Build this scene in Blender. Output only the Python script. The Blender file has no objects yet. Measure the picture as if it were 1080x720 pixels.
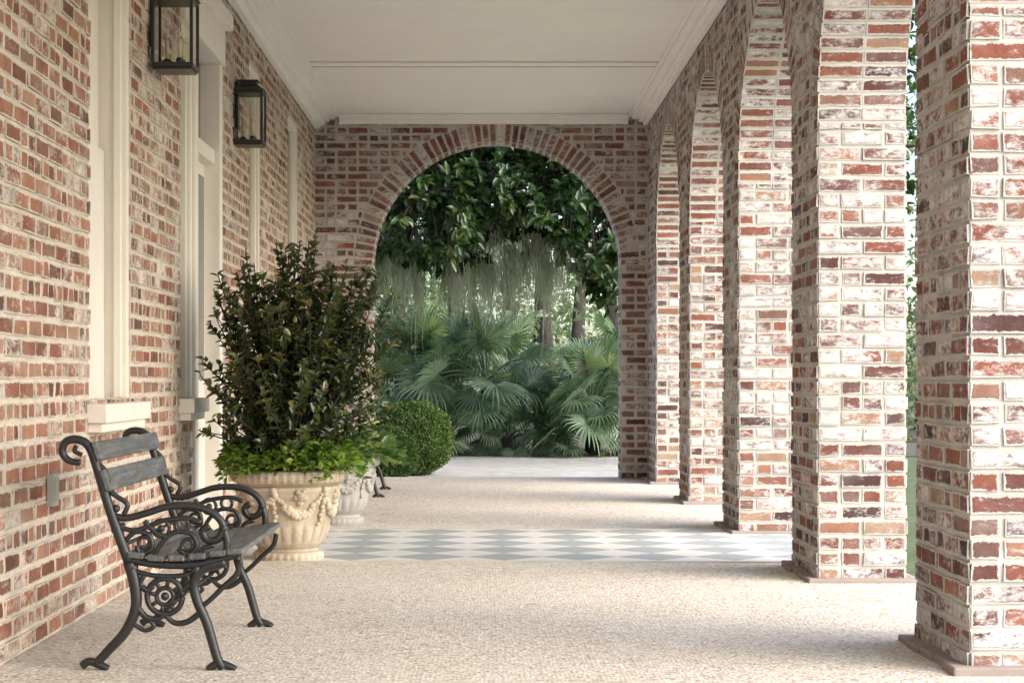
import bpy, math, random
import numpy as np
from mathutils import Vector, Matrix
R=random.Random(7); NR=np.random.RandomState(5)
SC=bpy.context.scene
F=1914.0; HC=1.1; XL=-1.86; XR=1.82; YE=20.04; ZC=4.01

# ------------------------------------------------------------ helpers
def obj(name,me,parent=None,mat=None):
    o=bpy.data.objects.new(name,me); SC.collection.objects.link(o)
    if parent: o.parent=parent
    if mat: 
        for m in (mat if isinstance(mat,(list,tuple)) else [mat]): me.materials.append(m)
    return o
def empty(name,loc=(0,0,0),rot=0):
    o=bpy.data.objects.new(name,None); SC.collection.objects.link(o); o.location=loc; o.rotation_euler=(0,0,rot)
    o.empty_display_size=.2
    return o
class MB:
    def __init__(s): s.v=[];s.f=[];s.uv=[];s.hs=[];s.r=[];s.uvs=False
    def quad(s,p,rnd=0):
        b=len(s.v); s.v+= [tuple(q) for q in p]; s.f.append(tuple(range(b,b+len(p)))); s.r.append(rnd)
    def hexa(s,P,rnd=0.5,uv=True):
        b=len(s.v); s.v+=[tuple(p) for p in P]
        for f in ((0,3,2,1),(4,5,6,7),(0,1,5,4),(1,2,6,5),(2,3,7,6),(3,0,4,7)):
            s.f.append(tuple(b+i for i in f)); s.r.append(rnd)
            if uv:
                a=math.dist(P[f[0]],P[f[1]])/2; c=math.dist(P[f[1]],P[f[2]])/2
                s.uv+=[-a,-c,a,-c,a,c,-a,c]; s.hs+=[a,c]*4
    def box(s,x0,x1,y0,y1,z0,z1,rnd=0.5):
        s.hexa([(x0,y0,z0),(x1,y0,z0),(x1,y1,z0),(x0,y1,z0),(x0,y0,z1),(x1,y0,z1),(x1,y1,z1),(x0,y1,z1)],rnd,False)
    def tube(s,pts,rad,n=8,rnd=.5,sq=None):
        pts=[Vector(p) for p in pts]; N=len(pts)
        if not hasattr(rad,'__len__'): rad=[rad]*N
        b=len(s.v); up=Vector((0,0,1)); prev=None
        for i,p in enumerate(pts):
            t=(pts[min(i+1,N-1)]-pts[max(i-1,0)]); 
            if t.length<1e-9: t=Vector((0,0,1))
            t.normalize()
            if prev is None:
                a=t.cross(Vector((0,1,0)));
                if a.length<.1: a=t.cross(Vector((1,0,0)))
            else: a=prev-t*prev.dot(t)
            a.normalize(); prev=a; c=t.cross(a)
            for k in range(n):
                an=2*math.pi*k/n
                s.v.append(tuple(p+(a*math.cos(an)+c*math.sin(an))*rad[i]))
        for i in range(N-1):
            for k in range(n):
                k2=(k+1)%n
                s.f.append((b+i*n+k,b+i*n+k2,b+(i+1)*n+k2,b+(i+1)*n+k)); s.r.append(rnd)
        s.f.append(tuple(b+k for k in range(n))[::-1]); s.r.append(rnd)
        s.f.append(tuple(b+(N-1)*n+k for k in range(n))); s.r.append(rnd)
    def lathe(s,prof,n=48,fn=None,c=(0,0,0),rnd=.5):
        b=len(s.v)
        for (r,z) in prof:
            for k in range(n):
                an=2*math.pi*k/n; rr=r*(fn(an,r,z) if fn else 1)
                s.v.append((c[0]+rr*math.cos(an),c[1]+rr*math.sin(an),c[2]+z))
        for i in range(len(prof)-1):
            for k in range(n):
                k2=(k+1)%n
                s.f.append((b+i*n+k,b+i*n+k2,b+(i+1)*n+k2,b+(i+1)*n+k)); s.r.append(rnd)
    def ball(s,c,r,n=10,m=6,sc=(1,1,1),rnd=.5):
        prof=[(max(1e-4,r*math.sin(math.pi*i/m)),-r*math.cos(math.pi*i/m)*sc[2]) for i in range(m+1)]
        s.lathe(prof,n,None,c,rnd)
    def mesh(s,name,smooth=False,bevel=0):
        me=bpy.data.meshes.new(name); me.from_pydata(s.v,[],s.f)
        a=me.attributes.new('rnd','FLOAT','FACE'); a.data.foreach_set('value',s.r)
        if s.uv and len(s.uv)==2*len(me.loops):
            u=me.uv_layers.new(name='UVMap'); u.data.foreach_set('uv',s.uv)
            h=me.uv_layers.new(name='Half'); h.data.foreach_set('uv',s.hs)
        if smooth: me.shade_smooth()
        me.update(); return me
def spline(P,n=6):
    P=[Vector(p) for p in P]; out=[]
    for i in range(len(P)-1):
        p0=P[max(i-1,0)];p1=P[i];p2=P[i+1];p3=P[min(i+2,len(P)-1)]
        for k in range(n):
            t=k/n
            out.append(.5*((2*p1)+(p2-p0)*t+(2*p0-5*p1+4*p2-p3)*t*t+(3*p1-p0-3*p2+p3)*t**3))
    out.append(P[-1]); return out
def bevel(o,w,seg=2):
    m=o.modifiers.new('b','BEVEL'); m.width=w; m.segments=seg; m.limit_method='ANGLE'; return o

def leaf_mesh(name,C,D,Nn,L,W,rnd,fold=.25,droop=.15):
    C=np.asarray(C,float);D=np.asarray(D,float);Nn=np.asarray(Nn,float)
    D=D/(np.linalg.norm(D,axis=1,keepdims=True)+1e-9)
    S=np.cross(D,Nn); S/=(np.linalg.norm(S,axis=1,keepdims=True)+1e-9)
    Nn=np.cross(S,D); n=len(C); L=np.broadcast_to(L,(n,)).reshape(-1,1); W=np.broadcast_to(W,(n,)).reshape(-1,1)
    V=np.zeros((n,6,3))
    V[:,0]=C
    V[:,1]=C+D*L*.33+S*W*.5+Nn*W*fold
    V[:,2]=C+D*L*.33-S*W*.5+Nn*W*fold
    V[:,3]=C+D*L*.7+S*W*.4+Nn*(W*fold-L*droop*.5)
    V[:,4]=C+D*L*.7-S*W*.4+Nn*(W*fold-L*droop*.5)
    V[:,5]=C+D*L-Nn*L*droop
    base=np.arange(n)*6
    Fq=np.stack([np.stack([base,base+1,base+3,base+5],1),np.stack([base,base+5,base+4,base+2],1)],1).reshape(-1,4)
    me=bpy.data.meshes.new(name)
    me.vertices.add(n*6); me.vertices.foreach_set('co',V.reshape(-1))
    nf=len(Fq); me.loops.add(nf*4); me.loops.foreach_set('vertex_index',Fq.reshape(-1).astype(np.int32))
    me.polygons.add(nf); me.polygons.foreach_set('loop_start',(np.arange(nf)*4).astype(np.int32))
    try: me.polygons.foreach_set('loop_total',np.full(nf,4,np.int32))
    except Exception: pass
    me.update(calc_edges=True)
    a=me.attributes.new('rnd','FLOAT','FACE'); a.data.foreach_set('value',np.repeat(np.asarray(rnd,float),2))
    return me
def rdir(n,up=0.0):
    d=NR.normal(size=(n,3)); d/=np.linalg.norm(d,axis=1,keepdims=True); d[:,2]+=up; return d/np.linalg.norm(d,axis=1,keepdims=True)

# ------------------------------------------------------------ materials
def newmat(name):
    m=bpy.data.materials.new(name); m.use_nodes=True; nt=m.node_tree
    return m,nt,nt.nodes['Principled BSDF'],nt.nodes['Material Output']
class G:
    def __init__(s,nt): s.nt=nt
    def n(s,t,**k):
        x=s.nt.nodes.new(t)
        for a,b in k.items(): setattr(x,a,b)
        return x
    def l(s,a,b): s.nt.links.new(a,b)
    def coord(s,which='Object'): return s.n('ShaderNodeTexCoord').outputs[which]
    def noise(s,vec,scale,detail=4,rough=.6,out='Fac'):
        x=s.n('ShaderNodeTexNoise'); x.inputs['Scale'].default_value=scale; x.inputs['Detail'].default_value=detail; x.inputs['Roughness'].default_value=rough
        s.l(vec,x.inputs['Vector']); return x.outputs[out]
    def ramp(s,fac,stops,interp='LINEAR'):
        x=s.n('ShaderNodeValToRGB'); x.color_ramp.interpolation=interp
        e=x.color_ramp.elements
        while len(e)<len(stops): e.new(.5)
        for i,(p,c) in enumerate(stops):
            e[i].position=p; e[i].color=(c,c,c,1) if isinstance(c,(int,float)) else (*c,1)
        s.l(fac,x.inputs['Fac']); return x.outputs['Color']
    def math(s,op,a,b=0,c=None,clamp=False):
        x=s.n('ShaderNodeMath',operation=op,use_clamp=clamp)
        for i,v in enumerate((a,b,c)):
            if v is None: continue
            if isinstance(v,(int,float)): x.inputs[i].default_value=v
            else: s.l(v,x.inputs[i])
        return x.outputs[0]
    def mix(s,f,a,b,mode='MIX'):
        x=s.n('ShaderNodeMix',data_type='RGBA',blend_type=mode)
        for i,v in ((0,f),(6,a),(7,b)):
            if isinstance(v,(int,float)): x.inputs[i].default_value=v
            elif isinstance(v,tuple): x.inputs[i].default_value=(*v,1)
            else: s.l(v,x.inputs[i])
        return x.outputs[2]
    def attr(s,name='rnd'):
        x=s.n('ShaderNodeAttribute',attribute_name=name); return x.outputs['Fac']
    def bump(s,h,strength,dist,bsdf):
        x=s.n('ShaderNodeBump'); x.inputs['Strength'].default_value=strength; x.inputs['Distance'].default_value=dist
        s.l(h,x.inputs['Height']); s.l(x.outputs['Normal'],bsdf.inputs['Normal'])

MORT=(.60,.575,.53); WASH=(.73,.72,.70)
def brick_mat(name,stops,wash_lo,wash_hi,mort=MORT,wash=WASH,thk=.034,patch=.9):
    m,nt,b,o=newmat(name); g=G(nt); co=g.coord()
    uv=g.n('ShaderNodeUVMap',uv_map='UVMap').outputs[0]; hf=g.n('ShaderNodeUVMap',uv_map='Half').outputs[0]
    ab=g.n('ShaderNodeVectorMath',operation='ABSOLUTE'); g.l(uv,ab.inputs[0])
    sb=g.n('ShaderNodeVectorMath',operation='SUBTRACT'); g.l(hf,sb.inputs[0]); g.l(ab.outputs[0],sb.inputs[1])
    sp=g.n('ShaderNodeSeparateXYZ'); g.l(sb.outputs[0],sp.inputs[0])
    d=g.math('MINIMUM',sp.outputs[0],sp.outputs[1])
    n1=g.noise(co,36,5,.72); n2=g.noise(co,9,5,.65); n3=g.noise(co,1.3,3,.5); n4=g.noise(co,150,2,.6)
    thr=g.math('MULTIPLY_ADD',n1,thk,-.0112)
    edge=g.math('SUBTRACT',d,thr); edge=g.math('DIVIDE',edge,.004,clamp=True) # 1 = brick
    rn=g.attr()
    col=g.ramp(rn,stops)
    col=g.mix(g.ramp(n2,[(.35,0.0),(.75,.75)]),col,g.mix(.6,col,(.07,.042,.040)),'MIX')
    sv=g.math('MULTIPLY_ADD',n4,1.0,.48); col=g.mix(1.0,col,g.ramp(sv,[(0,0.0),(1,1.0)]),'MULTIPLY')
    mp=g.n('ShaderNodeMapping'); mp.inputs['Scale'].default_value=(1,1,1.9); g.l(co,mp.inputs[0])
    n5=g.noise(mp.outputs[0],17,9,.8)
    n6=g.noise(mp.outputs[0],4.5,4,.6)
    r2=g.math('FRACT',g.math('MULTIPLY',rn,37.7))
    w=g.math('MULTIPLY',g.math('SUBTRACT',n3,.5),patch)
    w=g.math('ADD',w,g.math('MULTIPLY',g.math('SUBTRACT',r2,.5),.40))
    w=g.math('ADD',w,g.math('MULTIPLY',g.math('SUBTRACT',n5,.5),1.8))
    w=g.math('ADD',w,g.math('MULTIPLY',g.math('SUBTRACT',n6,.5),.7))
    w=g.math('ADD',w,.5)
    wf=g.ramp(w,[(wash_lo,0.0),(wash_hi,1.0)])
    film=g.math('MULTIPLY',g.ramp(n6,[(.42,0.0),(.75,1.0)]),.14)
    wf=g.math('MAXIMUM',g.math('MULTIPLY',wf,.88),film)
    wcol=g.mix(g.ramp(n2,[(.35,0.0),(.7,1.0)]),wash,(wash[0]*.62,wash[1]*.635,wash[2]*.65))
    col=g.mix(wf,col,wcol)
    mcol=g.mix(g.ramp(n2,[(.35,0.0),(.68,1.0)]),mort,tuple(c*.66 for c in mort))
    col=g.mix(edge,mcol,col)
    g.l(col,b.inputs['Base Color']); b.inputs['Roughness'].default_value=.9; b.inputs['Specular IOR Level'].default_value=.2
    h=g.math('ADD',g.math('MULTIPLY',edge,.6),g.math('MULTIPLY',n1,.6)); h=g.math('ADD',h,g.math('MULTIPLY',n4,.25))
    g.bump(h,.9,.008,b); return m
reds=[(0,(.07,.040,.040)),(.15,(.14,.056,.047)),(.35,(.22,.076,.053)),(.55,(.29,.105,.068)),(.68,(.16,.092,.078)),(.8,(.27,.145,.11)),(.9,(.37,.18,.11)),(1,(.39,.27,.19))]
redE=[(0,(.08,.040,.038)),(.2,(.15,.056,.044)),(.45,(.24,.086,.06)),(.7,(.31,.125,.082)),(.85,(.18,.11,.095)),(1,(.40,.25,.175))]
warm=[(0,(.13,.060,.045)),(.22,(.26,.105,.068)),(.5,(.36,.155,.095)),(.7,(.43,.21,.13)),(.82,(.24,.14,.105)),(1,(.48,.29,.19))]
M_brick=brick_mat('brick_whitewashed',reds,.44,.70,patch=.75)
M_brickE=brick_mat('brick_red',redE,.49,.77,patch=.9)
M_brickL=brick_mat('brick_warm',warm,.49,.79,mort=(.72,.645,.54),wash=(.76,.69,.60),thk=.033,patch=1.0)
def mortar_mat(name,c):
    m,nt,b,o=newmat(name); g=G(nt); co=g.coord()
    n=g.noise(co,7,6,.7); n4=g.noise(co,120,3,.6)
    g.l(g.mix(g.ramp(n,[(.3,0.0),(.7,1.0)]),c,tuple(x*.7 for x in c)),b.inputs['Base Color']); b.inputs['Roughness'].default_value=.95
    g.bump(n4,.8,.004,b); return m
M_mort=mortar_mat('lime_mortar',MORT); M_mortL=mortar_mat('lime_mortar_warm',(.72,.645,.54))
def paint(name,c,rough=.45,dirt=.1,bs=.15):
    m,nt,b,o=newmat(name); g=G(nt); co=g.coord(); n=g.noise(co,3,6,.65); n2=g.noise(co,60,3,.6)
    g.l(g.mix(g.math('MULTIPLY',g.ramp(n,[(.35,0.0),(.75,1.0)]),dirt*4),c,tuple(x*.8 for x in c)),b.inputs['Base Color'])
    b.inputs['Roughness'].default_value=rough; g.bump(n2,bs,.002,b); return m
M_white=paint('cream_paint',(.80,.75,.665),.5,.10)
M_ceil=paint('ceiling_paint',(.88,.87,.835),.6,.05)
M_black=paint('black_iron',(.018,.019,.02),.4,.2,.5)
M_lant=paint('lantern_metal',(.02,.018,.016),.4,.2,.3)
def slat_mat():
    m,nt,b,o=newmat('weathered_slat'); g=G(nt); co=g.coord()
    mp=g.n('ShaderNodeMapping'); mp.inputs['Scale'].default_value=(14,1.2,14); g.l(co,mp.inputs[0])
    n=g.noise(mp.outputs[0],4,7,.7)
    g.l(g.ramp(n,[(.3,(.04,.043,.045)),(.5,(.095,.10,.10)),(.7,(.21,.21,.20))]),b.inputs['Base Color']); b.inputs['Roughness'].default_value=.55
    g.bump(n,.6,.003,b); return m
M_slat=slat_mat()
M_grey=paint('grey_metal',(.35,.34,.32),.5,.2)
def glass_dark():
    m,nt,b,o=newmat('window_glass'); b.inputs['Base Color'].default_value=(.10,.105,.10,1); b.inputs['Roughness'].default_value=.05; b.inputs['Specular IOR Level'].default_value=.8; return m
M_glass=glass_dark()
def clear():
    m,nt,b,o=newmat('lantern_glass'); b.inputs['Base Color'].default_value=(.9,.9,.88,1); b.inputs['Roughness'].default_value=.08
    b.inputs['Transmission Weight'].default_value=1; b.inputs['IOR'].default_value=1.1; return m
M_clear=clear()
M_candle=paint('candle_wax',(.75,.68,.5),.5,.05)
def floor_mat():
    m,nt,b,o=newmat('exposed_aggregate'); g=G(nt); co=g.coord()
    v=g.n('ShaderNodeTexVoronoi'); v.inputs['Scale'].default_value=60; g.l(co,v.inputs['Vector'])
    v2=g.n('ShaderNodeTexVoronoi'); v2.inputs['Scale'].default_value=24; g.l(co,v2.inputs['Vector'])
    big=g.noise(co,.7,5,.6); mid=g.noise(co,5,9,.85); fine=g.noise(co,65,4,.85)
    sep=g.n('ShaderNodeSeparateColor'); g.l(v.outputs['Color'],sep.inputs[0])
    sep2=g.n('ShaderNodeSeparateColor'); g.l(v2.outputs['Color'],sep2.inputs[0])
    peb=g.ramp(sep.outputs[0],[(0,(.17,.13,.10)),(.16,(.38,.31,.24)),(.3,(.66,.60,.52)),(.6,(.77,.725,.655)),(.85,(.84,.81,.755)),(1,(.90,.885,.85))])
    col=g.mix(g.ramp(v.outputs['Distance'],[(.35,0.0),(.7,1.0)]),peb,(.58,.52,.44))
    big2=g.math('GREATER_THAN',sep2.outputs[1],.82); col=g.mix(g.math('MULTIPLY',big2,g.ramp(v2.outputs['Distance'],[(.25,.8),(.45,0.0)])),col,(.36,.29,.23))
    col=g.mix(g.math('MULTIPLY',g.ramp(fine,[(.53,0.0),(.64,1.0)]),.6),col,(.38,.32,.26))
    col=g.mix(g.math('MULTIPLY',g.ramp(mid,[(.50,0.0),(.64,1.0)]),.42),col,(.50,.43,.355))
    col=g.mix(g.math('MULTIPLY',g.ramp(big,[(.35,0.0),(.65,1.0)]),.25),col,(.86,.825,.77))
    g.l(col,b.inputs['Base Color']); b.inputs['Roughness'].default_value=.8
    h=g.math('SUBTRACT',g.math('MULTIPLY',fine,.8),g.math('MULTIPLY',v.outputs['Distance'],.6)); g.bump(h,.9,.009,b); return m
M_floor=floor_mat()
def check_mat():
    m,nt,b,o=newmat('checker_paint'); g=G(nt); co=g.coord()
    mp=g.n('ShaderNodeMapping'); mp.inputs['Rotation'].default_value=(0,0,math.radians(45)); mp.inputs['Location'].default_value=(.1,.05,0.5); g.l(co,mp.inputs[0])
    c=g.n('ShaderNodeTexChecker'); c.inputs['Scale'].default_value=1/.33; g.l(mp.outputs[0],c.inputs['Vector'])
    n=g.noise(co,14,6,.7); n2=g.noise(co,2,4,.6)
    col=g.mix(c.outputs['Fac'],(.72,.715,.69),(.345,.385,.405))
    col=g.mix(g.math('MULTIPLY',g.ramp(n,[(.42,0.0),(.72,1.0)]),.45),col,(.54,.53,.50))
    g.l(col,b.inputs['Base Color']); b.inputs['Roughness'].default_value=.55; g.bump(n,.2,.003,b); return m
M_check=check_mat()
def ground_mat(name,stops,sc=3,bs=.6,vor=0):
    m,nt,b,o=newmat(name); g=G(nt); co=g.coord()
    n=g.noise(co,sc,8,.75); n2=g.noise(co,sc*14,4,.7); f=g.math('ADD',g.math('MULTIPLY',n,.5),g.math('MULTIPLY',n2,.5))
    g.l(g.ramp(f,stops),b.inputs['Base Color']); b.inputs['Roughness'].default_value=.95; g.bump(n2,bs,.03,b); return m
M_ground=ground_mat('lawn_soil',[(.3,(.05,.065,.03)),(.5,(.09,.125,.05)),(.7,(.19,.20,.12))],1.5)
M_gravel=ground_mat('gravel',[(.34,(.20,.18,.155)),(.43,(.40,.375,.34)),(.53,(.55,.525,.485)),(.66,(.74,.72,.68))],3.2,1)
def leafmat(name,stops,rough=.4,trans=.25,spec=.5):
    m,nt,b,o=newmat(name); g=G(nt); c=g.ramp(g.attr(),stops)
    g.l(c,b.inputs['Base Color']); b.inputs['Roughness'].default_value=rough; b.inputs['Specular IOR Level'].default_value=spec
    t=g.n('ShaderNodeBsdfTranslucent'); g.l(g.mix(1.0,c,(1.6,1.7,.7),'MULTIPLY'),t.inputs['Color'])
    ms=g.n('ShaderNodeMixShader'); ms.inputs[0].default_value=trans
    g.l(b.outputs[0],ms.inputs[1]); g.l(t.outputs[0],ms.inputs[2]); g.l(ms.outputs[0],o.inputs['Surface']); return m
M_cam=leafmat('camellia_leaf',[(0,(.022,.036,.014)),(.5,(.052,.08,.025)),(.85,(.12,.15,.045)),(1,(.21,.17,.07))],.28,.2,.6)
M_fern=leafmat('fern_leaf',[(0,(.07,.14,.025)),(.5,(.17,.28,.05)),(1,(.32,.42,.10))],.45,.35)
M_mag=leafmat('magnolia_leaf',[(0,(.012,.032,.012)),(.6,(.035,.075,.022)),(.88,(.085,.13,.035)),(1,(.17,.16,.06))],.28,.25,.6)
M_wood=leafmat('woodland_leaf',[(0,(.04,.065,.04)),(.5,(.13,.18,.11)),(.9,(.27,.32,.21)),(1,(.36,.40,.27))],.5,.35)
M_palm=leafmat('palmetto_leaf',[(0,(.045,.085,.055)),(.5,(.135,.205,.135)),(.85,(.25,.33,.22)),(1,(.42,.40,.26))],.36,.3)
M_box=leafmat('boxwood_leaf',[(0,(.03,.06,.012)),(.5,(.07,.13,.025)),(1,(.14,.22,.05))],.45,.25)
M_moss=leafmat('spanish_moss',[(0,(.22,.235,.205)),(1,(.42,.44,.39))],.8,.35)
M_lily=leafmat('broad_leaf',[(0,(.05,.11,.03)),(1,(.20,.30,.10))],.4,.3)
M_petal=leafmat('white_petal',[(0,(.75,.72,.62)),(1,(.85,.84,.78))],.5,.3)
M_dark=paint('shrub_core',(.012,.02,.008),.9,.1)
M_bark=ground_mat('bark',[(.3,(.03,.025,.02)),(.7,(.11,.09,.07))],6,1)
def urn_mat():
    m,nt,b,o=newmat('cast_stone'); g=G(nt); co=g.coord(); n=g.noise(co,6,7,.7); n2=g.noise(co,60,4,.7)
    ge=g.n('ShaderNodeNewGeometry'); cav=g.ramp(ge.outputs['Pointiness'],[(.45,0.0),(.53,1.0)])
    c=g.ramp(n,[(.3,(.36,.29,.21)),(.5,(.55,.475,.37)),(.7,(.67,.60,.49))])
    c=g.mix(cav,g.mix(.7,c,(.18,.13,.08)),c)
    g.l(c,b.inputs['Base Color']); b.inputs['Roughness'].default_value=.85; g.bump(n2,.7,.008,b); return m
M_urn=urn_mat()
M_urn2=paint('grey_stone',(.42,.41,.385),.85,.25,.6)

# ------------------------------------------------------------ bricks
H=.0845; L=.236; J=.015
def hole_arch(uc,zc,r,t):
    def f(z):
        if z<zc: return (uc-r,uc+r)
        q=(r+t)**2-(z-zc)**2
        if q<=0: return None
        s=math.sqrt(q); return (uc-s,uc+s)
    return f
def hole_rect(a,b,z0,z1): return lambda z:(a,b) if z0<z<z1 else None
def one(mb,o,u,v,n,a,b,c,d):
    p=R.uniform(.002,.012); jt=lambda:R.uniform(-.0035,.0035)
    P=[]
    for nn in (-.02,p):
        for (x,y) in ((a,c),(b,c),(b,d),(a,d)):
            P.append(o+u*(x+jt())+v*(y+jt())+n*(nn+(jt()*.8 if nn>0 else 0)))
    mb.hexa(P,R.random())
def brick_wall(mb,o,u,v,n,U0,U1,Z0,Z1,holes=(),ph=0,alt=0):
    o=Vector(o);u=Vector(u);v=Vector(v);n=Vector(n)
    nc=int(round((Z1-Z0)/H))
    for c in range(nc):
        z0=Z0+c*H; z1=min(z0+H,Z1); zm=(z0+z1)/2; iv=[(U0,U1)]
        for h in holes:
            q=h(zm)
            if not q: continue
            nv=[]
            for (a,b) in iv:
                if q[1]<=a or q[0]>=b: nv.append((a,b)); continue
                if q[0]>a: nv.append((a,q[0]))
                if q[1]<b: nv.append((q[1],b))
            iv=nv
        head=(c%6==5); l=L/2 if head else L; off=((c+alt)%2)*L/2 if not head else 0
        for (a,b) in iv:
            k=math.floor((a-ph-off)/l)
            s=ph+off+k*l
            while s<b:
                x0=max(s,a); x1=min(s+l,b)
                if x1-x0>.045:
                    e0=J/2 if x0>a+1e-4 else 0.001; e1=J/2 if x1<b-1e-4 else 0.001
                    w=R.uniform(-.004,.004)
                    if x1-x0>L*.9 and R.random()<.14:      # odd pairs of headers
                        xm=(x0+x1)/2+w; one(mb,o,u,v,n,x0+e0,xm-J/2,z0+J/2,z1-J/2); one(mb,o,u,v,n,xm+J/2,x1-e1,z0+J/2,z1-J/2)
                    else:
                        one(mb,o,u,v,n,x0+e0+(w if e0>.002 else 0),x1-e1+(w if e1>.002 else 0),z0+J/2,z1-J/2)
                s+=l
def vous(mb,o,u,v,n,uc,zc,r,t,thick,nb=None):
    o=Vector(o);u=Vector(u);v=Vector(v);n=Vector(n)
    nb=nb or int(math.pi*(r+t/2)/ .083)
    for i in range(nb):
        a0=math.pi*(i/nb)+.0065/(r); a1=math.pi*((i+1)/nb)-.0065/(r)
        pr=R.uniform(.003,.009)
        def pt(rad,a,d): return o+u*(uc+rad*math.cos(a))+v*(zc+rad*math.sin(a))+n*d
        segs=max(1,int(round(thick/.225))); ln=thick/segs
        for s in range(segs):
            d1=pr-s*ln-(0.006 if s else 0); d0=-(s+1)*ln+.006-(pr if s==segs-1 else 0)
            ri=r-R.uniform(.002,.007); ro=r+t-.008
            P=[pt(ri,a0,d0),pt(ro,a0,d0),pt(ro,a1,d0),pt(ri,a1,d0),pt(ri,a0,d1),pt(ro,a0,d1),pt(ro,a1,d1),pt(ri,a1,d1)]
            mb.hexa(P,R.random())

house=empty('brick_house')
# arcade (right)
y0A=6.79; SP=13*L; PW=3.5*L; RO=(SP-PW)/2; ZS=2.5; TR=.215; XO=XR+.472
ys=[y0A+SP*k for k in range(-2,5)]
mb=MB(); mo=MB()
holes=[hole_arch(y+PW+RO,ZS,RO,TR) for y in ys[:-1]]
Yend=YE+.36
brick_wall(mb,(XR,0,0),(0,1,0),(0,0,1),(-1,0,0),ys[0],YE-.004,0,ZC,holes,ph=ys[0])
brick_wall(mb,(XO,0,0),(0,1,0),(0,0,1),(1,0,0),ys[0],Yend,0,ZC+.2,holes,ph=ys[0],alt=1)
for i,y in enumerate(ys):
    if i>0: brick_wall(mb,(0,y,0),(1,0,0),(0,0,1),(0,-1,0),XR+.001,XO,0,ZS,(),ph=XR,alt=1)
    else: brick_wall(mb,(0,y,0),(1,0,0),(0,0,1),(0,-1,0),XR+.001,XO,0,ZC,(),ph=XR,alt=1)
    if i<len(ys)-1: brick_wall(mb,(0,y+PW,0),(1,0,0),(0,0,1),(0,1,0),XR+.001,XO,0,ZS,(),ph=XR,alt=1)
    y1=y+PW if i<len(ys)-1 else YE-.001
    mo.box(XR,XO,y,y1,-.1,ZC+.2)
    if i<len(ys)-1:
        uc=y+PW+RO
        vous(mb,(XR,0,0),(0,1,0),(0,0,1),(-1,0,0),uc,ZS,RO,TR,.472)
        N=28
        for k in range(N):
            a0=math.pi*k/N; a1=math.pi*(k+1)/N
            ya,yb=uc+RO*math.cos(a0),uc+RO*math.cos(a1); za,zb=ZS+RO*math.sin(a0),ZS+RO*math.sin(a1)
            mo.hexa([(XR,yb,zb),(XO,yb,zb),(XO,ya,za),(XR,ya,za),(XR,yb,ZC+.2),(XO,yb,ZC+.2),(XO,ya,ZC+.2),(XR,ya,ZC+.2)],.5,False)
obj('arcade_bricks',mb.mesh('arcade_bricks'),house,M_brick)
obj('arcade_mortar',mo.mesh('arcade_mortar'),house,M_mort)
pl=MB()
for i,y in enumerate(ys):
    y1=(y+PW if i<len(ys)-1 else YE)
    n=5
    for s in range(n):
        a=y-.06+(y1-y+.12)*s/n; b=y-.06+(y1-y+.12)*(s+1)/n-.006
        if b>YE: b=YE-.005
        pl.box(XR-.065+R.uniform(-.015,.015),XO+.06,a,b,-.05,.028+R.uniform(-.005,.005))
o=obj('pier_footings',pl.mesh('pier_footings'),house,paint('footing_stone',(.31,.26,.23),.9,.25,.9)); bevel(o,.008)

# end wall with arch
UC=.147; RE=1.372; ZE=2.35; TE=.215
mb=MB(); mo=MB()
hh=[hole_arch(UC,ZE,RE,TE)]
brick_wall(mb,(0,YE,0),(1,0,0),(0,0,1),(0,-1,0),XL,XR-.004,0,ZC,hh,ph=XL)
vous(mb,(0,YE,0),(1,0,0),(0,0,1),(0,-1,0),UC,ZE,RE,TE,.36,nb=56)
for sx,nx in ((UC-RE,1),(UC+RE,-1)):
    brick_wall(mb,(sx,YE,0),(0,1,0),(0,0,1),(nx,0,0),.002,.36,0,ZE,(),ph=0,alt=1)
brick_wall(mb,(0,YE+.36,0),(1,0,0),(0,0,1),(0,1,0),XL-.4,XO,0,ZC+.2,hh,ph=XL)
mo.box(XL-.4,UC-RE,YE,YE+.36,-.1,ZC+.2); mo.box(UC+RE,XO-.002,YE,YE+.36,-.1,ZC+.2)
N=40
for k in range(N):
    a0=math.pi*k/N; a1=math.pi*(k+1)/N
    xa,xb=UC+RE*math.cos(a0),UC+RE*math.cos(a1); za,zb=ZE+RE*math.sin(a0),ZE+RE*math.sin(a1)
    mo.hexa([(xb,YE,zb),(xa,YE,za),(xa,YE+.36,za),(xb,YE+.36,zb),(xb,YE,ZC+.2),(xa,YE,ZC+.2),(xa,YE+.36,ZC+.2),(xb,YE+.36,ZC+.2)],.5,False)
obj('end_wall_bricks',mb.mesh('end_wall_bricks'),house,M_brickE)
obj('end_wall_mortar',mo.mesh('end_wall_mortar'),house,M_mort)

# left wall
OPEN=[(8.54,9.54,.985,3.62),(11.1,12.8,0,3.62),(14.35,15.1,.985,3.62),(17.2,18.1,.985,3.62),(4.6,5.6,.985,3.62)]
OPEN.sort()
mb=MB(); mo=MB(); YB=.655; ZW=3.86
brick_wall(mb,(XL,0,0),(0,1,0),(0,0,1),(1,0,0),YB,YE-.004,0,ZW,[hole_rect(*q) for q in OPEN],ph=YB)
cur=YB
for (a,b,z0,z1) in OPEN:
    mo.box(XL-.3,XL,cur,a,-.1,ZC+.1); mo.box(XL-.3,XL,a,b,z1,ZC+.1)
    if z0>0: mo.box(XL-.3,XL,a,b,-.1,z0)
    cur=b
mo.box(XL-.3,XL,cur,YE-.001,-.1,ZC+.1)
obj('house_wall_bricks',mb.mesh('house_wall_bricks'),house,M_brickL)
obj('house_wall_mortar',mo.mesh('house_wall_mortar'),house,M_mortL)
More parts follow.
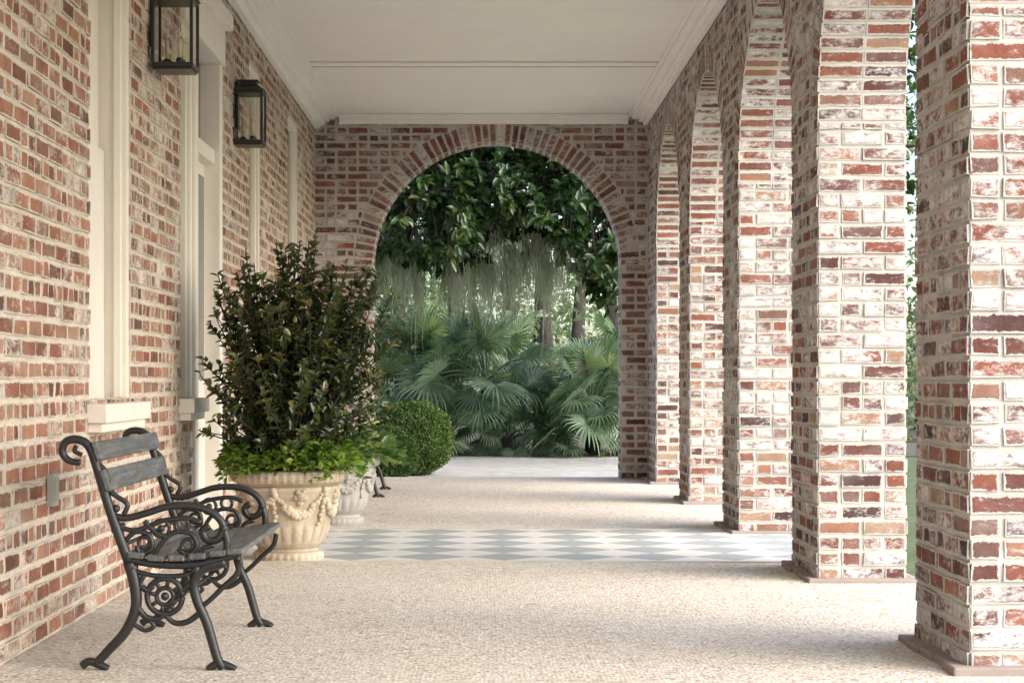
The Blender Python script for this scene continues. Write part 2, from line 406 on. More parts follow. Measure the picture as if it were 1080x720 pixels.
def window(a,b,z0,z1,name,stile=.06):
    e=MB(); gl=MB(); xr=XL-.12
    e.box(XL-.2,XL-.004,b-.05,b-.001,z0,z1)
    e.box(XL-.2,XL-.004,a+.001,a+.05,z0,z1)
    e.box(XL-.2,XL-.004,a+.05,b-.05,z1-.06,z1-.001)
    e.box(XL-.07,XL-.03,b-.08,b-.05,z0,z1-.06)
    s0,s1=a+.05,b-.05; zz=z1-.06; zmid=(z0+zz)/2; st=stile
    for (q0,q1,xx) in ((z0+.002,zmid+.02,xr),(zmid-.02,zz,xr-.03)):
        e.box(xx-.035,xx,s0,s0+.06,q0,q1); e.box(xx-.035,xx,s1-st,s1-.001,q0,q1)
        e.box(xx-.034,xx-.001,s0+.06,s1-st,q0,q0+.07); e.box(xx-.034,xx-.001,s0+.06,s1-st,q1-.05,q1)
        ym=(s0+s1-st+.06)/2; e.box(xx-.03,xx-.006,ym-.01,ym+.01,q0+.07,q1-.05)
        for zq in (q0+(q1-q0)*.36,q0+(q1-q0)*.68): e.box(xx-.031,xx-.007,s0+.06,s1-st,zq-.01,zq+.01)
        gl.box(xx-.022,xx-.016,s0+.06,s1-st,q0+.07,q1-.05)
    gl.box(XL-.29,XL-.25,s0,s1,z0,z1)
    e.box(XL-.2,XL+.10,a-.06,b+.06,z0-.09,z0-.001); e.box(XL-.05,XL+.075,a-.03,b+.03,z0-.135,z0-.09)
    bevel(obj(name,e.mesh(name),house,M_white),.005); obj(name+'_glass',gl.mesh(name+'g'),house,M_glass)
for i,q in enumerate(OPEN):
    if q[2]>0: window(*q,'window_frame',.42 if q[0]==8.54 else .12)
a,b,z1=11.1,12.8,3.62
window(11.101,11.6,.985,3.3,'sidelight')
e=MB(); gl=MB()
mb2=MB(); brick_wall(mb2,(XL,0,0),(0,1,0),(0,0,1),(1,0,0),11.1,11.55,0,.845,(),ph=YB); obj('sidelight_base_bricks',mb2.mesh('slb'),house,M_brickL)
e2=MB(); e2.box(XL-.3,XL-.001,11.1,11.6,-.1,.85); obj('sidelight_base',e2.mesh('slbm'),house,M_mortL)
e.box(XL-.2,XL+.02,11.6,11.72,0,3.3); e.box(XL-.2,XL+.02,12.68,12.799,0,3.3)
e.box(XL-.2,XL+.04,11.1,12.8,3.3,3.62); e.box(XL-.2,XL+.09,11.05,12.85,3.56,3.66)
e.box(XL-.14,XL-.09,11.72,12.68,.03,2.6); e.box(XL-.2,XL-.02,11.72,12.68,2.6,2.7)
for (y0,y1) in ((11.74,12.17),(12.23,12.66)):
    e.box(XL-.088,XL-.075,y0+.05,y1-.05,.15,.95); gl.box(XL-.089,XL-.08,y0+.08,y1-.06,1.1,2.5)
gl.box(XL-.16,XL-.12,11.72,12.68,2.7,3.3)
e.box(XL-.12,XL+.15,11.62,12.78,-.02,.04)
bevel(obj('entrance_door',e.mesh('door'),house,M_white),.006); obj('entrance_door_glass',gl.mesh('doorg'),house,M_glass)
ms=MB(); ms.box(-9,XL-.31,YB,Yend,-.2,6.2); obj('house_mass',ms.mesh('mass'),house,M_mortL)

# ceiling
ce=MB(); ce.box(XL-.02,XR+.01,YB,YE+.02,ZC+.012,ZC+.19)
y=YB
while y<YE:
    y2=min(y+.14,YE); 
    ce.box(XL+.01,XR-.006,y+.0015,y2-.0015,ZC-.006,ZC+.013); y=y2
bevel(obj('porch_ceiling',ce.mesh('ceiling'),house,M_ceil),.003,1)
tr=MB()
def crown(x,s):
    for (w0,w1,z0,z1) in ((0,.05,ZC-.11,ZC-.007),(.05,.10,ZC-.075,ZC-.007),(.10,.17,ZC-.04,ZC-.0075),(.17,.21,ZC-.022,ZC-.008)):
        xa,xb=sorted((x+s*w0,x+s*w1)); tr.box(xa,xb,YB,YE-.012,z0,z1)
crown(XL+.06,1); crown(XR-.012,-1)
tr.box(XL-.3,XL+.055,YB,YE-.012,ZW+.002,ZC-.008); tr.box(XL,XL+.075,YB,YE-.013,ZW+.03,ZW+.06)
for (w0,w1,z0) in ((0,.05,.10),(.05,.12,.05),(.12,.17,.025)):
    tr.box(XL+.27,XR-.225,YE-.012-w1,YE-.012-w0,ZC-z0,ZC-.0085)
for yb in (16.75,8.6):
    tr.box(XL+.272,XR-.227,yb-.16,yb-.012,ZC-.03,ZC-.0082); tr.box(XL+.272,XR-.227,yb+.03,yb+.18,ZC-.03,ZC-.0082)
bevel(obj('ceiling_trim',tr.mesh('trim'),house,M_ceil),.006)
tr=MB()
for yb in (16.75,8.6): tr.box(XL+.272,XR-.227,yb-.012,yb+.03,ZC-.026,ZC-.0083)
obj('ceiling_joint_shadow',tr.mesh('joint_shade'),house,paint('joint_shadow',(.03,.028,.025),.8))  # near-black strip paints the shadow line between the paired ceiling boards
rf=MB(); rf.box(-9.3,XO+.12,YB-.05,Yend+.15,ZC+.205,ZC+.4); obj('roof',rf.mesh('roof'),house,M_white)

# ------------------------------------------------------------ ground & floors
def sheet(name,x0,x1,y0,y1,z,mat,nx=1,ny=1):
    m=MB(); m.quad([(x0,y0,z),(x1,y0,z),(x1,y1,z),(x0,y1,z)]); return obj(name,m.mesh(name),None,mat)
sheet('ground',-300,300,-300,300,-.12,M_ground)
sheet('bounce_gravel',-9,2.7,20.3,29.5,-.112,M_gravel)
sheet('bounce_gravel',-14,16,-30,5,-.113,M_gravel)  # unseen pale ground added behind the camera to bounce light into the porch
sheet('woodland_soil',-40,40,28.6,80,-.108,ground_mat('soil',[(.3,(.05,.04,.03)),(.6,(.14,.12,.09)),(.8,(.24,.21,.17))],1.5))
fl=MB(); fl.box(XL-.02,XO+.12,-12,Yend+.12,-.2,0); bevel(obj('porch_floor',fl.mesh('floor'),None,M_floor),.01)
sheet('checkered_floor',XL+.01,XR+.35,10.98,13.3,.004,M_check)
bd=MB(); bd.box(XL+.02,XR+.3,10.9,10.975,.001,.006); bd.box(XL+.02,XR+.3,13.305,13.36,.001,.006); obj('floor_border',bd.mesh('fb'),None,paint('border_stone',(.62,.57,.50),.8,.3))

# ------------------------------------------------------------ bench
def bench(loc,name='park_bench'):
    P=empty(name,loc)
    Ln=1.2
    def X(px): return (px-98)/280
    def Z(py): return (706-py)/280
    ir=MB()
    for ye in (0.0,Ln):
        def T(pts,r,n=5,k=7):
            q=spline([(X(a),ye,Z(b)) for a,b in pts],n); m=len(q)
            if isinstance(r,tuple): rr=[r[0]+(r[1]-r[0])*i/(m-1) for i in range(m)]
            else: rr=r
            ir.tube(q,rr,k)
        T([(82,486),(70,484),(63,475),(67,464),(80,462),(92,470),(101,495),(110,525),(122,560),(134,592)],(.013,.021))
        T([(84,478),(76,474),(78,468)],.009)
        T([(134,592),(140,615),(141,640),(130,665),(112,685),(98,700)],(.024,.017))
        T([(84,702),(92,697),(104,701),(112,705)],(.017,.015))
        T([(236,592),(214,598),(203,612),(206,632),(216,655),(222,675),(228,695),(234,704)],(.020,.018))
        T([(218,706),(228,699),(240,702),(247,706)],(.016,.014))
        T([(210,640),(222,630),(234,618),(248,605),(252,590)],(.010,.012))
        T([(130,588),(165,594),(205,594),(240,586),(252,580)],.016)
        T([(136,600),(160,606),(190,606),(206,600)],.010)
        T([(112,541),(130,545),(152,540),(175,533),(198,532),(216,536),(229,545),(234,556),(228,567),(217,568),(212,559),(219,553)],(.014,.016))
        T([(119,552),(140,558),(170,548),(195,545),(210,550)],.010)
        T([(234,556),(238,570),(236,588)],.015)
        T([(128,572),(140,560),(155,563),(158,577),(146,583),(142,574)],.010)
        T([(158,590),(168,572),(182,560),(200,562),(206,575),(196,584),(186,577)],.010)
        T([(206,590),(212,578),(224,574)],.010)
        T([(150,548),(162,560),(176,566)],.010)
        for (cx,cy,rr) in ((168,556,9),(190,552,7),(150,571,6),(196,573,6)):
            T([(cx+rr*math.cos(t*math.pi/4),cy+rr*math.sin(t*math.pi/4)) for t in range(9)],.0075,3,6)
        for (cx,cy,rr,w) in ((172,628,19,.011),(172,628,9,.009)):
            T([(cx+rr*math.cos(t*math.pi/5),cy+rr*math.sin(t*math.pi/5)) for t in range(11)],w,3,6)
        for t in range(8):
            an=t*math.pi/4+.2; T([(172+9*math.cos(an),628+9*math.sin(an)),(172+19*math.cos(an),628+19*math.sin(an))],.008,1,6)
        T([(141,625),(146,618),(153,622)],.012); T([(191,622),(198,616),(205,620)],.012)
        T([(143,640),(152,650),(164,652),(172,647)],(.013,.010)); T([(172,647),(182,656),(196,655),(210,645)],(.010,.013))
        T([(150,606),(146,614),(152,622),(160,617)],.010); T([(195,605),(198,613),(192,620),(185,616)],.010)
        T([(136,655),(150,664),(160,660),(155,652)],.009)
        T([(104,505),(118,520),(132,530),(128,541)],.010); T([(98,486),(108,494),(112,508),(106,516)],.010)
        T([(116,560),(128,552),(124,566)],.009)
        for (bx,bz,br) in ((172,628,.016),(120,535,.016),(168,556,.014),(205,600,.022),(138,598,.022),(234,556,.019),(146,583,.013),(190,577,.013)):
            ir.ball((X(bx),ye,Z(bz)),br,8,6)
    ir.tube([(X(172),0,Z(640)),(X(172),Ln,Z(640))],.008,8); ir.tube([(X(125),0,Z(575)),(X(125),Ln,Z(575))],.008,8)
    obj('iron_frame',ir.mesh('iron',True),P,M_black)
    sl=MB()
    def slat(px,py,w,t,ang):
        cx,cz=X(px),Z(py); ca,sa=math.cos(ang),math.sin(ang); pts=[]
        for y in (-.03,Ln+.03):
            for (a,b) in ((-w/2,-t/2),(w/2,-t/2),(w/2,t/2),(-w/2,t/2)):
                pts.append((cx+a*ca-b*sa,y,cz+a*sa+b*ca))
        sl.hexa(pts,.5,False)
    ab=math.radians(-72)
    slat(101,474,.075,.022,ab); slat(110,505,.085,.022,ab)
    for px,py,an in ((142,584,-4),(163,587,-3),(185,587,0),(207,585,3),(229,582,5),(247,580,3)):
        slat(px,py,.064,.024,math.radians(an))
    bevel(obj('slats',sl.mesh('slats'),P,M_slat),.006)
    return P
bench((-1.472,6.88,0)); bench((-1.46,16.95,0))

# ------------------------------------------------------------ lanterns
def lantern(x,y,zb,s=1.0):
    P=empty('wall_lantern',(x,y,zb)); w=.115; h=.37
    m=MB()
    m.box(-w,w,-w,w,0,.025); m.box(-w+.01,w-.01,-w+.01,w-.01,-.012,0)
    for sx in (-1,1):
        for sy in (-1,1):
            x0,x1=sorted((sx*w,sx*(w-.018))); y0,y1=sorted((sy*w,sy*(w-.018))); m.box(x0,x1,y0,y1,.025,h)
    m.box(-w,w,-w,w,h,h+.022)
    m.hexa([(-w-.012,-w-.012,h+.022),(w+.012,-w-.012,h+.022),(w+.012,w+.012,h+.022),(-w-.012,w+.012,h+.022),(-.07,-.07,h+.07),(.07,-.07,h+.07),(.07,.07,h+.07),(-.07,.07,h+.07)],.5,False)
    m.box(-.06,.06,-.06,.06,h+.07,h+.095); m.box(-.075,.075,-.075,.075,h+.095,h+.105)
    wx=XL-x+.012; m.box(wx,wx+.02,-.05,.05,.12,h+.1); m.box(wx,-w+.005,-.012,.012,h-.06,h-.035); m.box(wx,-w+.005,-.012,.012,.03,.05)
    m.tube([(-.045,0,.03),(-.045,0,.05)],.03,12); 
    for q in ((-.045,0),(.035,.03),(.03,-.04)): m.tube([(q[0],q[1],.02),(q[0],q[1],.06)],.018,10)
    bevel(obj('frame',m.mesh('lf'),P,M_lant),.003)
    g=MB()
    for (a,b,c,d) in ((-w+.02,w-.02,-w+.008,-w+.011),(-w+.02,w-.02,w-.011,w-.008),(w-.011,w-.008,-w+.02,w-.02),(-w+.008,-w+.011,-w+.02,w-.02)): g.box(a,b,c,d,.026,h-.001)
    obj('glass',g.mesh('lg'),P,M_clear)
    c=MB()
    for q in ((-.045,0),(.035,.03),(.03,-.04)): c.tube([(q[0],q[1],.06),(q[0],q[1],.17)],.011,10); c.ball((q[0],q[1],.19),.013)
    obj('candles',c.mesh('lc',True),P,M_candle); return P
lantern(-1.715,10.1,2.82); lantern(-1.75,13.55,2.85)
ob=MB(); ob.box(XL+.006,XL+.035,7.70,7.80,.56,.70); ob.box(XL+.035,XL+.04,7.715,7.785,.58,.68); bevel(obj('electrical_outlet',ob.mesh('outlet'),None,M_grey),.006)

# ------------------------------------------------------------ urns and plants
def urn(loc,s=1,mat=M_urn):
    P=empty('stone_urn',loc); m=MB()
    prof=[(0.001,0),(.215,0),(.218,.03),(.21,.045),(.19,.055),(.185,.075),(.20,.09),(.215,.11),(.225,.135),(.238,.17),(.255,.23),(.272,.30),(.288,.36),(.30,.41),(.307,.44),(.30,.455),(.315,.468),(.338,.48),(.350,.50),(.352,.525),(.345,.545),(.325,.553),(.30,.548),(.285,.53),(.28,.48)]
    pf=[]
    for i in range(len(prof)-1):
        for k in range(3):
            t=k/3; pf.append((prof[i][0]*(1-t)+prof[i+1][0]*t,prof[i][1]*(1-t)+prof[i+1][1]*t))
    pf.append(prof[-1])
    def fn(an,r,z):
        f=1
        if .09<z<.24: f+= .05*abs(math.sin(an*11))*math.sin(math.pi*(z-.09)/.15)
        if .478<z<.55: f+=.012*math.sin(an*46)
        if .0<z<.05: f+=.012*math.sin(an*30)
        return f
    m.lathe(pf,180,fn)
    nsw=6
    for k in range(nsw):
        for t in range(23):
            u=t/22; an=2*math.pi*(k+u)/nsw; z=.415-.13*math.sin(math.pi*u)
            for q in range(2):
                rr=.225+(z-.135)*.27+.008
                zz=z+R.uniform(-.014,.014); m.ball((rr*math.cos(an),rr*math.sin(an),zz),.012+.012*math.sin(math.pi*u)+R.uniform(-.004,.005),7,5)
        an=2*math.pi*k/nsw
        for t in range(9):
            z=.435-.026*t; rr=.225+(z-.135)*.27+.008
            m.ball((rr*math.cos(an+R.uniform(-.05,.05)),rr*math.sin(an+R.uniform(-.05,.05)),z),.021-.001*t,8,5)
        an=2*math.pi*(k+.5)/nsw
        for (da,dz,q) in ((0,.40,.032),(-.09,.39,.02),(.09,.39,.02),(0,.36,.022),(-.06,.425,.016),(.06,.425,.016)):
            rr=.225+(dz-.135)*.27+.004; m.ball((rr*math.cos(an+da),rr*math.sin(an+da),dz),q,9,6)
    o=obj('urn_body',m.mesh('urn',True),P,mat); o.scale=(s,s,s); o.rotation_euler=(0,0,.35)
    so=MB(); so.lathe([(.001,.51*s),(.29*s,.50*s)],24); obj('soil',so.mesh('soilm'),P,M_bark); return P
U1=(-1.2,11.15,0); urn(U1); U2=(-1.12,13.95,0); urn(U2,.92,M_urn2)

def shoots(name,c,cen,rad,nsh,nl,leafL,leafW,mat,base,over=(.78,1.12),outer=.42,woodmat=M_bark,upb=.35,rmin=0):
    C=[];D=[];Nn=[];rn=[]; st=MB(); c=Vector(c)
    for i in range(nsh):
        d=Vector(rdir(1,.12)[0]); k=R.uniform(*over)
        k*=1+.12*math.sin(d.x*5+1.3)*math.cos(d.z*6-.4)+.05*math.sin(d.x*13+d.z*9)
        if R.random()<.13: k*=1.17
        if R.random()<.4: k*=R.uniform(.45,.85)
        tip=Vector((cen[0]+d.x*rad[0]*k,cen[1]+d.y*rad[1]*k,cen[2]+d.z*rad[2]*k))
        if tip.z<.62: tip.z=.62+R.uniform(0,.15)
        b0=Vector((base[0]+R.uniform(-.04,.04),base[1]+R.uniform(-.04,.04),base[2]))
        ax0=Vector((b0.x*.3+tip.x*.25,b0.y*.3+tip.y*.25,b0.z+(tip.z-b0.z)*.5+.06))
        mid=ax0.lerp(b0.lerp(tip,.55),R.uniform(.1,.8))+Vector((R.uniform(-.09,.09),R.uniform(-.09,.09),R.uniform(-.04,.04)))
        q=spline([b0,mid,tip,tip+(tip-mid).normalized()*.04+Vector((0,0,R.uniform(0,.06)))],5)
        st.tube(q,[.007-.005*j/(len(q)-1) for j in range(len(q))],5)
        cum=[0]
        for j in range(1,len(q)): cum.append(cum[-1]+(q[j]-q[j-1]).length)
        T=cum[-1]; sh=R.random()*.4
        for j in range(nl):
            s=T-outer*(R.random()**1.05); s=max(s,T*.2)
            jj=next((x for x in range(1,len(q)) if cum[x]>=s),len(q)-1)
            p=q[jj-1].lerp(q[jj],(s-cum[jj-1])/max(1e-6,cum[jj]-cum[jj-1]))
            ax=(q[jj]-q[jj-1]).normalized(); rd=Vector(rdir(1)[0]); rd=(rd-ax*rd.dot(ax)).normalized()
            dd=(ax*R.uniform(.2,.9)+rd+Vector((0,0,upb*R.random()))).normalized()
            C.append(p);D.append(dd);Nn.append((ax+Vector((0,0,.6))+rd*-.3))
            rn.append(min(1,max(0,R.random()*.6+sh+ (.2 if s>T-.08 else -.1))))
    n=len(C); Ls=leafL*NR.uniform(.65,1.2,n)
    me=leaf_mesh(name,C,D,Nn,Ls,Ls*leafW,rn)
    P=empty(name,c); obj('leaves',me,P,mat); obj('stems',st.mesh('stems',True),P,woodmat); return P
cb=shoots('camellia_bush',U1,(.04,0,1.22),(.55,.52,.66),390,23,.062,.56,M_cam,(0,0,.50),(.74,1.06),.5)
tk=MB()
for i in range(5):
    a=i*1.26; tk.tube(spline([(.03*math.cos(a),.03*math.sin(a),.48),(.07*math.cos(a),.07*math.sin(a),.7),(.2*math.cos(a),.2*math.sin(a),1.0)],5),[.016,.015,.014,.013,.012,.011,.010,.009,.008,.007,.006],7)
obj('trunk',tk.mesh('tk',True),cb,M_bark)
def skirt(name,c,r0,r1,z0,n,LL,WW,mat,hi=.16,trail=.12,xb=0):
    an=NR.uniform(0,2*math.pi,n); rr=r0+(r1-r0)*NR.uniform(0,1,n)**.6
    rr=rr*(1+.08*np.sin(an*5+1)+.05*np.sin(an*11))
    z=z0+hi*NR.uniform(0,1,n)*(1-(rr-r0)/(r1-r0)*.5)*(1+.3*np.sin(an*4))-trail*np.clip((rr-.33)/.1,0,1)*NR.uniform(0,1,n)*(1+.6*np.sin(an*7+2))
    x=rr*np.cos(an)+xb*(rr-r0); y=rr*np.sin(an)
    C=np.stack([x,y,z],1); D=np.stack([np.cos(an)+NR.normal(0,.7,n),np.sin(an)+NR.normal(0,.7,n),NR.normal(.15,.5,n)],1)
    Nn=np.stack([NR.normal(0,.4,n),NR.normal(0,.4,n),np.ones(n)],1); Ls=LL*NR.uniform(.6,1.2,n)
    o=obj(name,leaf_mesh(name,C,D,Nn,Ls,Ls*WW,NR.uniform(0,1,n)**1.2),None,mat); o.location=c; return o
skirt('trailing_groundcover',U1,.12,.42,.57,2800,.055,.5,M_fern,.20,.09)
skirt('trailing_groundcover',(-1.02,10.95,0),.02,.2,.57,350,.07,.5,M_fern,.14,.1,.3)
skirt('white_flowering_plant',U2,.05,.42,.52,700,.12,.5,M_lily,.22,.12)
cs=[(R.uniform(-.05,.34),R.uniform(-.40,.1),R.uniform(.58,.80)) for _ in range(16)]
C=[];D=[]
for c in cs:
    for k in range(9):
        C.append(c); D.append((math.cos(k*.7+c[0]*9),math.sin(k*.7)*.8-.3,R.uniform(.1,.6)))
o=obj('blossoms',leaf_mesh('blossoms',C,D,[(0,-.5,1)]*len(C),.045,.03,NR.uniform(0,1,len(C))),None,M_petal)
o.parent=bpy.data.objects['white_flowering_plant']

# ------------------------------------------------------------ boxwood
def boxwood(x,y,r,hz):
    P=empty('boxwood_shrub',(x,y,-.11)); n=int(26000*r*r*2)
    d=rdir(n); rad=r*(1+.05*np.sin(d[:,0]*7+x)*np.cos(d[:,2]*6)+.04*np.sin(d[:,1]*13))*(1-NR.uniform(0,1,n)**2*.12)
    C=np.stack([d[:,0]*rad,d[:,1]*rad,hz+d[:,2]*rad*hz/r],1); C=C[C[:,2]>.0]
    dd=C-np.array([0,0,hz]); D=dd+NR.normal(0,r*.7,dd.shape)
    obj('leaves',leaf_mesh('bx',C,D,dd+NR.normal(0,r*.5,dd.shape),.035,.02,NR.uniform(0,1,len(C))),P,M_box)
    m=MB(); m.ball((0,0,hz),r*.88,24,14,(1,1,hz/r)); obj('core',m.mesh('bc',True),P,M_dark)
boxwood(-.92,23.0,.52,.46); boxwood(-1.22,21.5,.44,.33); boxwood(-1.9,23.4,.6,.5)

# ------------------------------------------------------------ palmettos
def palmetto(x,y,sz,nf=20,hz=.3):
    P=empty('palmetto',(x,y,-.11)); V=[];Fc=[];rn=[]; st=MB(); tk=MB()
    tk.tube([(0,0,0),(.02,0,hz*.5),(0,0,hz+.05)],[.13,.12,.10],9,.0)
    obj('trunk',tk.mesh('ptk',True),P,M_bark)
    for i in range(nf):
        az=R.uniform(0,2*math.pi); el=R.uniform(-.35,1.45); ln=sz*R.uniform(.6,1.05)
        d=Vector((math.cos(az)*math.cos(el),math.sin(az)*math.cos(el),math.sin(el)))
        b0=Vector((0,0,hz)); e=b0+d*ln-Vector((0,0,.10*ln)); q=spline([b0,b0+d*ln*.5+Vector((0,0,.08)),e],4)
        st.tube(q,[.016,.015,.014,.013,.012,.011,.010,.009,.008],5,.3)
        t=(d+Vector((0,0,-.35+R.uniform(-.2,.3)))).normalized(); s=t.cross(Vector((0,0,1))).normalized(); nrm=s.cross(t).normalized()
        rot=R.uniform(-.9,.9); s=(s*math.cos(rot)+nrm*math.sin(rot)).normalized(); nrm=s.cross(t)
        fr=sz*R.uniform(.5,.68); base=R.random()**1.3*.6; nb=34
        for k in range(nb):
            a=math.radians(-140+280*k/(nb-1)); r=fr*(.78+.22*math.cos(a*.7))*R.uniform(.92,1.05)
            dd=t*math.cos(a)+s*math.sin(a); sd=(-t*math.sin(a)+s*math.cos(a))
            cup=nrm*(.10*fr*abs(math.sin(a)))
            w=fr*.036; b=len(V); dr=R.uniform(.10,.4)
            p1=e+dd*r*.5+cup*.5; p2=e+dd*r*.8+cup*.6-Vector((0,0,dr*fr*.25)); p3=e+dd*r*.97+cup*.5-Vector((0,0,dr*fr*.8))
            V+=[tuple(e),tuple(p1+sd*w+nrm*w*.5),tuple(p1),tuple(p1-sd*w+nrm*w*.5),tuple(p2+sd*w*.5),tuple(p2-sd*w*.5),tuple(p3)]
            Fc+=[(b,b+1,b+2),(b,b+2,b+3),(b+1,b+4,b+2),(b+2,b+4,b+5),(b+2,b+5,b+3),(b+4,b+6,b+5)]
            rr=min(1,base+R.random()*.42) ; rn+=[rr]*6
    me=bpy.data.meshes.new('fan'); me.from_pydata(V,[],Fc); a=me.attributes.new('rnd','FLOAT','FACE'); a.data.foreach_set('value',rn)
    obj('fronds',me,P,M_palm); obj('stalks',st.mesh('st',True),P,M_palm)
for (x,y,s,nf,hz) in ((.05,29.3,1.1,36,1.15),(1.75,29.2,.95,30,.8),(-1.1,30.8,1.0,24,1.3),(.95,31.0,.8,20,.5),(2.5,30.6,1.1,24,1.3),(-2.3,30,1.0,18,.9),(.2,33.5,1.2,22,1.1),(-.55,28.9,.7,18,.3),(1.25,28.8,.7,18,.3),(4,30,1.2,18,.8),(.4,28.9,.6,14,.25),(2.2,28.9,.6,14,.3),(-1.2,29.0,.6,14,.3)):
    palmetto(x,y,s,nf,hz)

# ------------------------------------------------------------ magnolia
def magnolia():
    P=empty('magnolia_tree',(3.6,26.0,-.11)); w=MB(); tips=[]
    w.tube(spline([(0,0,0),(.05,0,1.5),(-.05,.1,3.5),(.1,0,6),(0,0,9)],6),[.30-.25*i/24 for i in range(25)],12)
    limbs=[]
    for i in range(34):
        z=R.uniform(3.5,8.0); az=R.uniform(0,2*math.pi) if i>16 else math.pi+R.uniform(-.45,.45)
        ln=R.uniform(4.5,7) if i<=16 else R.uniform(2.5,4.5)
        if i<=16: z=3.0+ i*.2
        pts=[Vector((0,0,z))]
        for k in range(1,5):
            f=k/4; pts.append(Vector((math.cos(az)*ln*f+R.uniform(-.25,.25),math.sin(az)*ln*f+R.uniform(-.2,.2)+.5*f,z+.75*math.sin(f*2.2)*ln*.12+R.uniform(-.2,.2))))
        q=spline(pts,4); w.tube(q,[.05*(1-j/(len(q)))+.010 for j in range(len(q))],7); limbs+=q[3:]
        for k in range(30):
            j=R.randint(3,len(q)-1); s=q[j]; dv=Vector(rdir(1,-.05)[0])*R.uniform(.3,1.0); e=s+dv
            w.tube([s,s+dv*.5+Vector((0,0,.04)),e],[.010,.008,.005],4); tips.append((e,dv.normalized()))
    LB=np.array([tuple(p) for p in limbs])
    def zlow(X):
        return 2.85+.25*math.sin(X*1.7+.5)+.15*math.sin(X*4.3)-(.75 if X>1.35 else 0)*min(1,(X-1.35)/.4 if X>1.35 else 0)
    k=0
    while k<2000:
        X=R.uniform(-2.9,3.2); Y=R.uniform(-2.0,2.2); z=R.uniform(2.1,5.6)
        if z<zlow(X)+.12: continue
        if math.sin(X*2.3+z*3.1)+math.sin(X*5.1-z*2.3+1)*.6>1.1 and R.random()<.75: continue
        e=Vector((X-3.6,Y,z)); dd=np.linalg.norm(LB-np.array(e),axis=1); s=Vector(LB[int(dd.argmin())])
        dv=(e-s)
        if dv.length>1.8: continue
        if k%2==0: w.tube([s,s+dv*.5+Vector((0,0,.06)),e],[.010,.008,.005],4)
        tips.append((e,(dv.normalized()+Vector((0,-.4,.1))).normalized())); k+=1
    C=[];D=[];Nn=[];rn=[]
    for (e,dv) in tips:
        if e.z<zlow(e.x+3.6)-.1 and e.x<0: continue
        sh=R.random()*.42
        for k in range(11):
            d=(dv*.8+Vector(rdir(1)[0])*1.0+Vector((0,0,.1))).normalized()
            C.append(e-dv*R.uniform(0,.2)); D.append(d); Nn.append(dv*.7+Vector((0,0,1))); rn.append(min(1,R.random()*.65+sh))
    n=len(C); Ls=NR.uniform(.13,.22,n)
    obj('leaves',leaf_mesh('mag',C,D,Nn,Ls,Ls*.45,rn),P,M_mag); obj('limbs',w.mesh('limbs',True),P,M_bark)
magnolia()
# ------------------------------------------------------------ woodland mass
def woodland():
    C=[];D=[];Nn=[];rn=[];Ls=[]
    def clump(c,r,n,ll,b):
        d=rdir(n); rad=r*NR.uniform(.5,1.0,n)[:,None]; p=np.array(c)+d*rad*np.array([1,1,.75])
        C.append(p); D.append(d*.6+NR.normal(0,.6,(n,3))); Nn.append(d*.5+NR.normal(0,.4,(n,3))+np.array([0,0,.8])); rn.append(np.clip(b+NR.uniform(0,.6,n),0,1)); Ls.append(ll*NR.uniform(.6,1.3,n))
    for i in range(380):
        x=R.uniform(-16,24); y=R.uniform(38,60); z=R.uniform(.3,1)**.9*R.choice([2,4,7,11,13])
        clump((x,y,z),R.uniform(.8,1.9),180,.22,R.random()*.3+(y-38)/22*.5)  # leaf colour lightens with distance, painting in sunlit haze
    for i in range(40):
        clump((R.uniform(-9,14),R.uniform(34,37),R.uniform(.2,.9)),R.uniform(.4,.8),200,.12,R.random()*.4)
    for i in range(16):
        clump((R.uniform(-4.2,-1.6),R.uniform(29,31),R.uniform(.5,3.4)),R.uniform(.5,.8),260,.10,R.random()*.1)
    C=np.concatenate(C);D=np.concatenate(D);Nn=np.concatenate(Nn);rn=np.concatenate(rn);Ls=np.concatenate(Ls)
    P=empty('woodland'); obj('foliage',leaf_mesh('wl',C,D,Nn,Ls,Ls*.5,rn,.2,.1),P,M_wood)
    t=MB()
    for i in range(26):
        x=R.uniform(-14,20); y=R.uniform(40,48); a=R.uniform(-.6,.6)
        t.tube(spline([(x,y,-.2),(x+a*.4,y,3),(x+a,y,7),(x+a*2,y,12)],4),[.2-.014*j for j in range(13)],8)
    obj('trunks',t.mesh('tr',True),P,M_bark)
woodland()
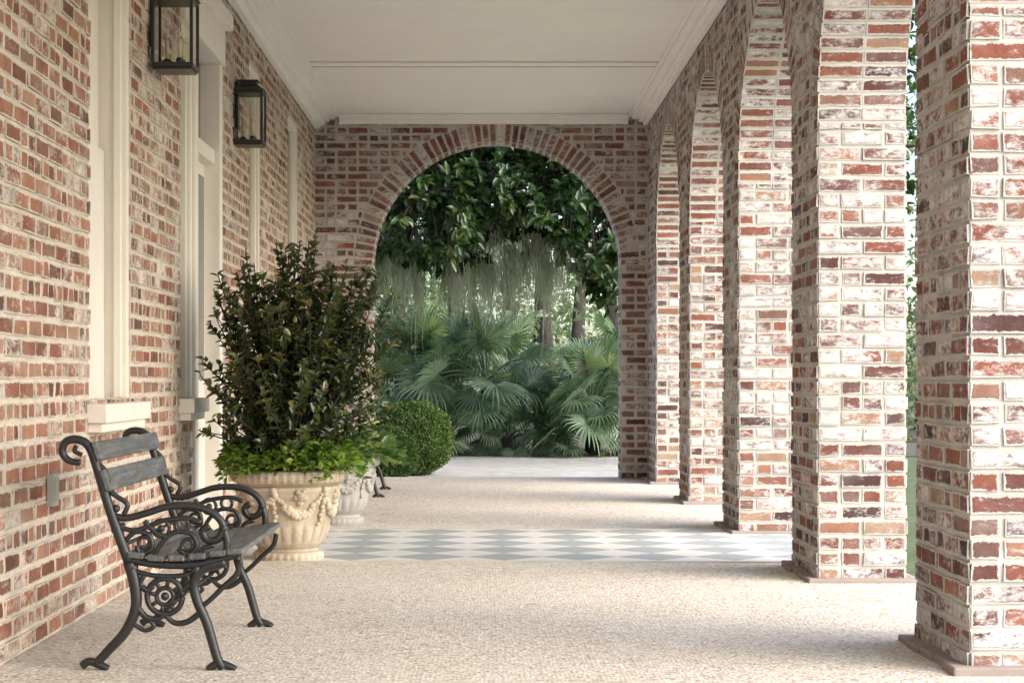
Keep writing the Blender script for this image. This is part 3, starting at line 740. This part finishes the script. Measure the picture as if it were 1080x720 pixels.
def moss():
    V=[];Fc=[];rn=[]
    for i in range(140):
        x0=R.choice([R.uniform(-1.9,2.0),R.uniform(-1.5,1.0)]); y0=R.uniform(26.2,30); z0=R.uniform(2.75,3.5); ln=R.uniform(.35,1.45)
        for s in range(28):
            x=x0+R.gauss(0,.06); y=y0+R.gauss(0,.06); l=ln*R.uniform(.2,1)**1.5; w=R.uniform(.004,.009); n=8; b=len(V); c=R.random()
            for k in range(n+1):
                z=z0-l*k/n; x+=R.gauss(0,.018); y+=R.gauss(0,.018); ww=w*(1.1-k/n)
                V+=[(x-ww,y-ww*.4,z),(x+ww,y+ww*.4,z)]
                if k: Fc.append((b+2*k-2,b+2*k-1,b+2*k+1,b+2*k)); rn.append(c)
    me=bpy.data.meshes.new('moss'); me.from_pydata(V,[],Fc); a=me.attributes.new('rnd','FLOAT','FACE'); a.data.foreach_set('value',rn)
    obj('spanish_moss',me,None,M_moss)
moss()

# ------------------------------------------------------------ light, camera
el=math.radians(32); az=math.radians(120)
dirv=Vector((math.sin(az)*math.cos(el),math.cos(az)*math.cos(el),math.sin(el)))
W=bpy.data.worlds.new('World'); SC.world=W; W.use_nodes=True; nt=W.node_tree
sky=nt.nodes.new('ShaderNodeTexSky'); sky.sky_type='NISHITA'; sky.sun_disc=False; sky.sun_elevation=el; sky.sun_rotation=az
sky.air_density=1; sky.dust_density=2.5
nt.links.new(sky.outputs[0],nt.nodes['Background'].inputs[0]); nt.nodes['Background'].inputs[1].default_value=.46
ld=bpy.data.lights.new('sun','SUN'); ld.energy=5; ld.angle=math.radians(80); ld.color=(1,.98,.95)
lo=bpy.data.objects.new('sun',ld); SC.collection.objects.link(lo); lo.rotation_euler=dirv.to_track_quat('Z','Y').to_euler()
cd=bpy.data.cameras.new('camera'); cd.lens=F/1080*36; cd.sensor_width=36; cd.shift_x=.0278; cd.shift_y=.037; cd.clip_end=1000
co=bpy.data.objects.new('camera',cd); SC.collection.objects.link(co); co.location=(0,0,HC); co.rotation_euler=(math.radians(90),0,0); SC.camera=co
SC.view_settings.view_transform='Standard'; SC.view_settings.look='None'; SC.view_settings.exposure=0
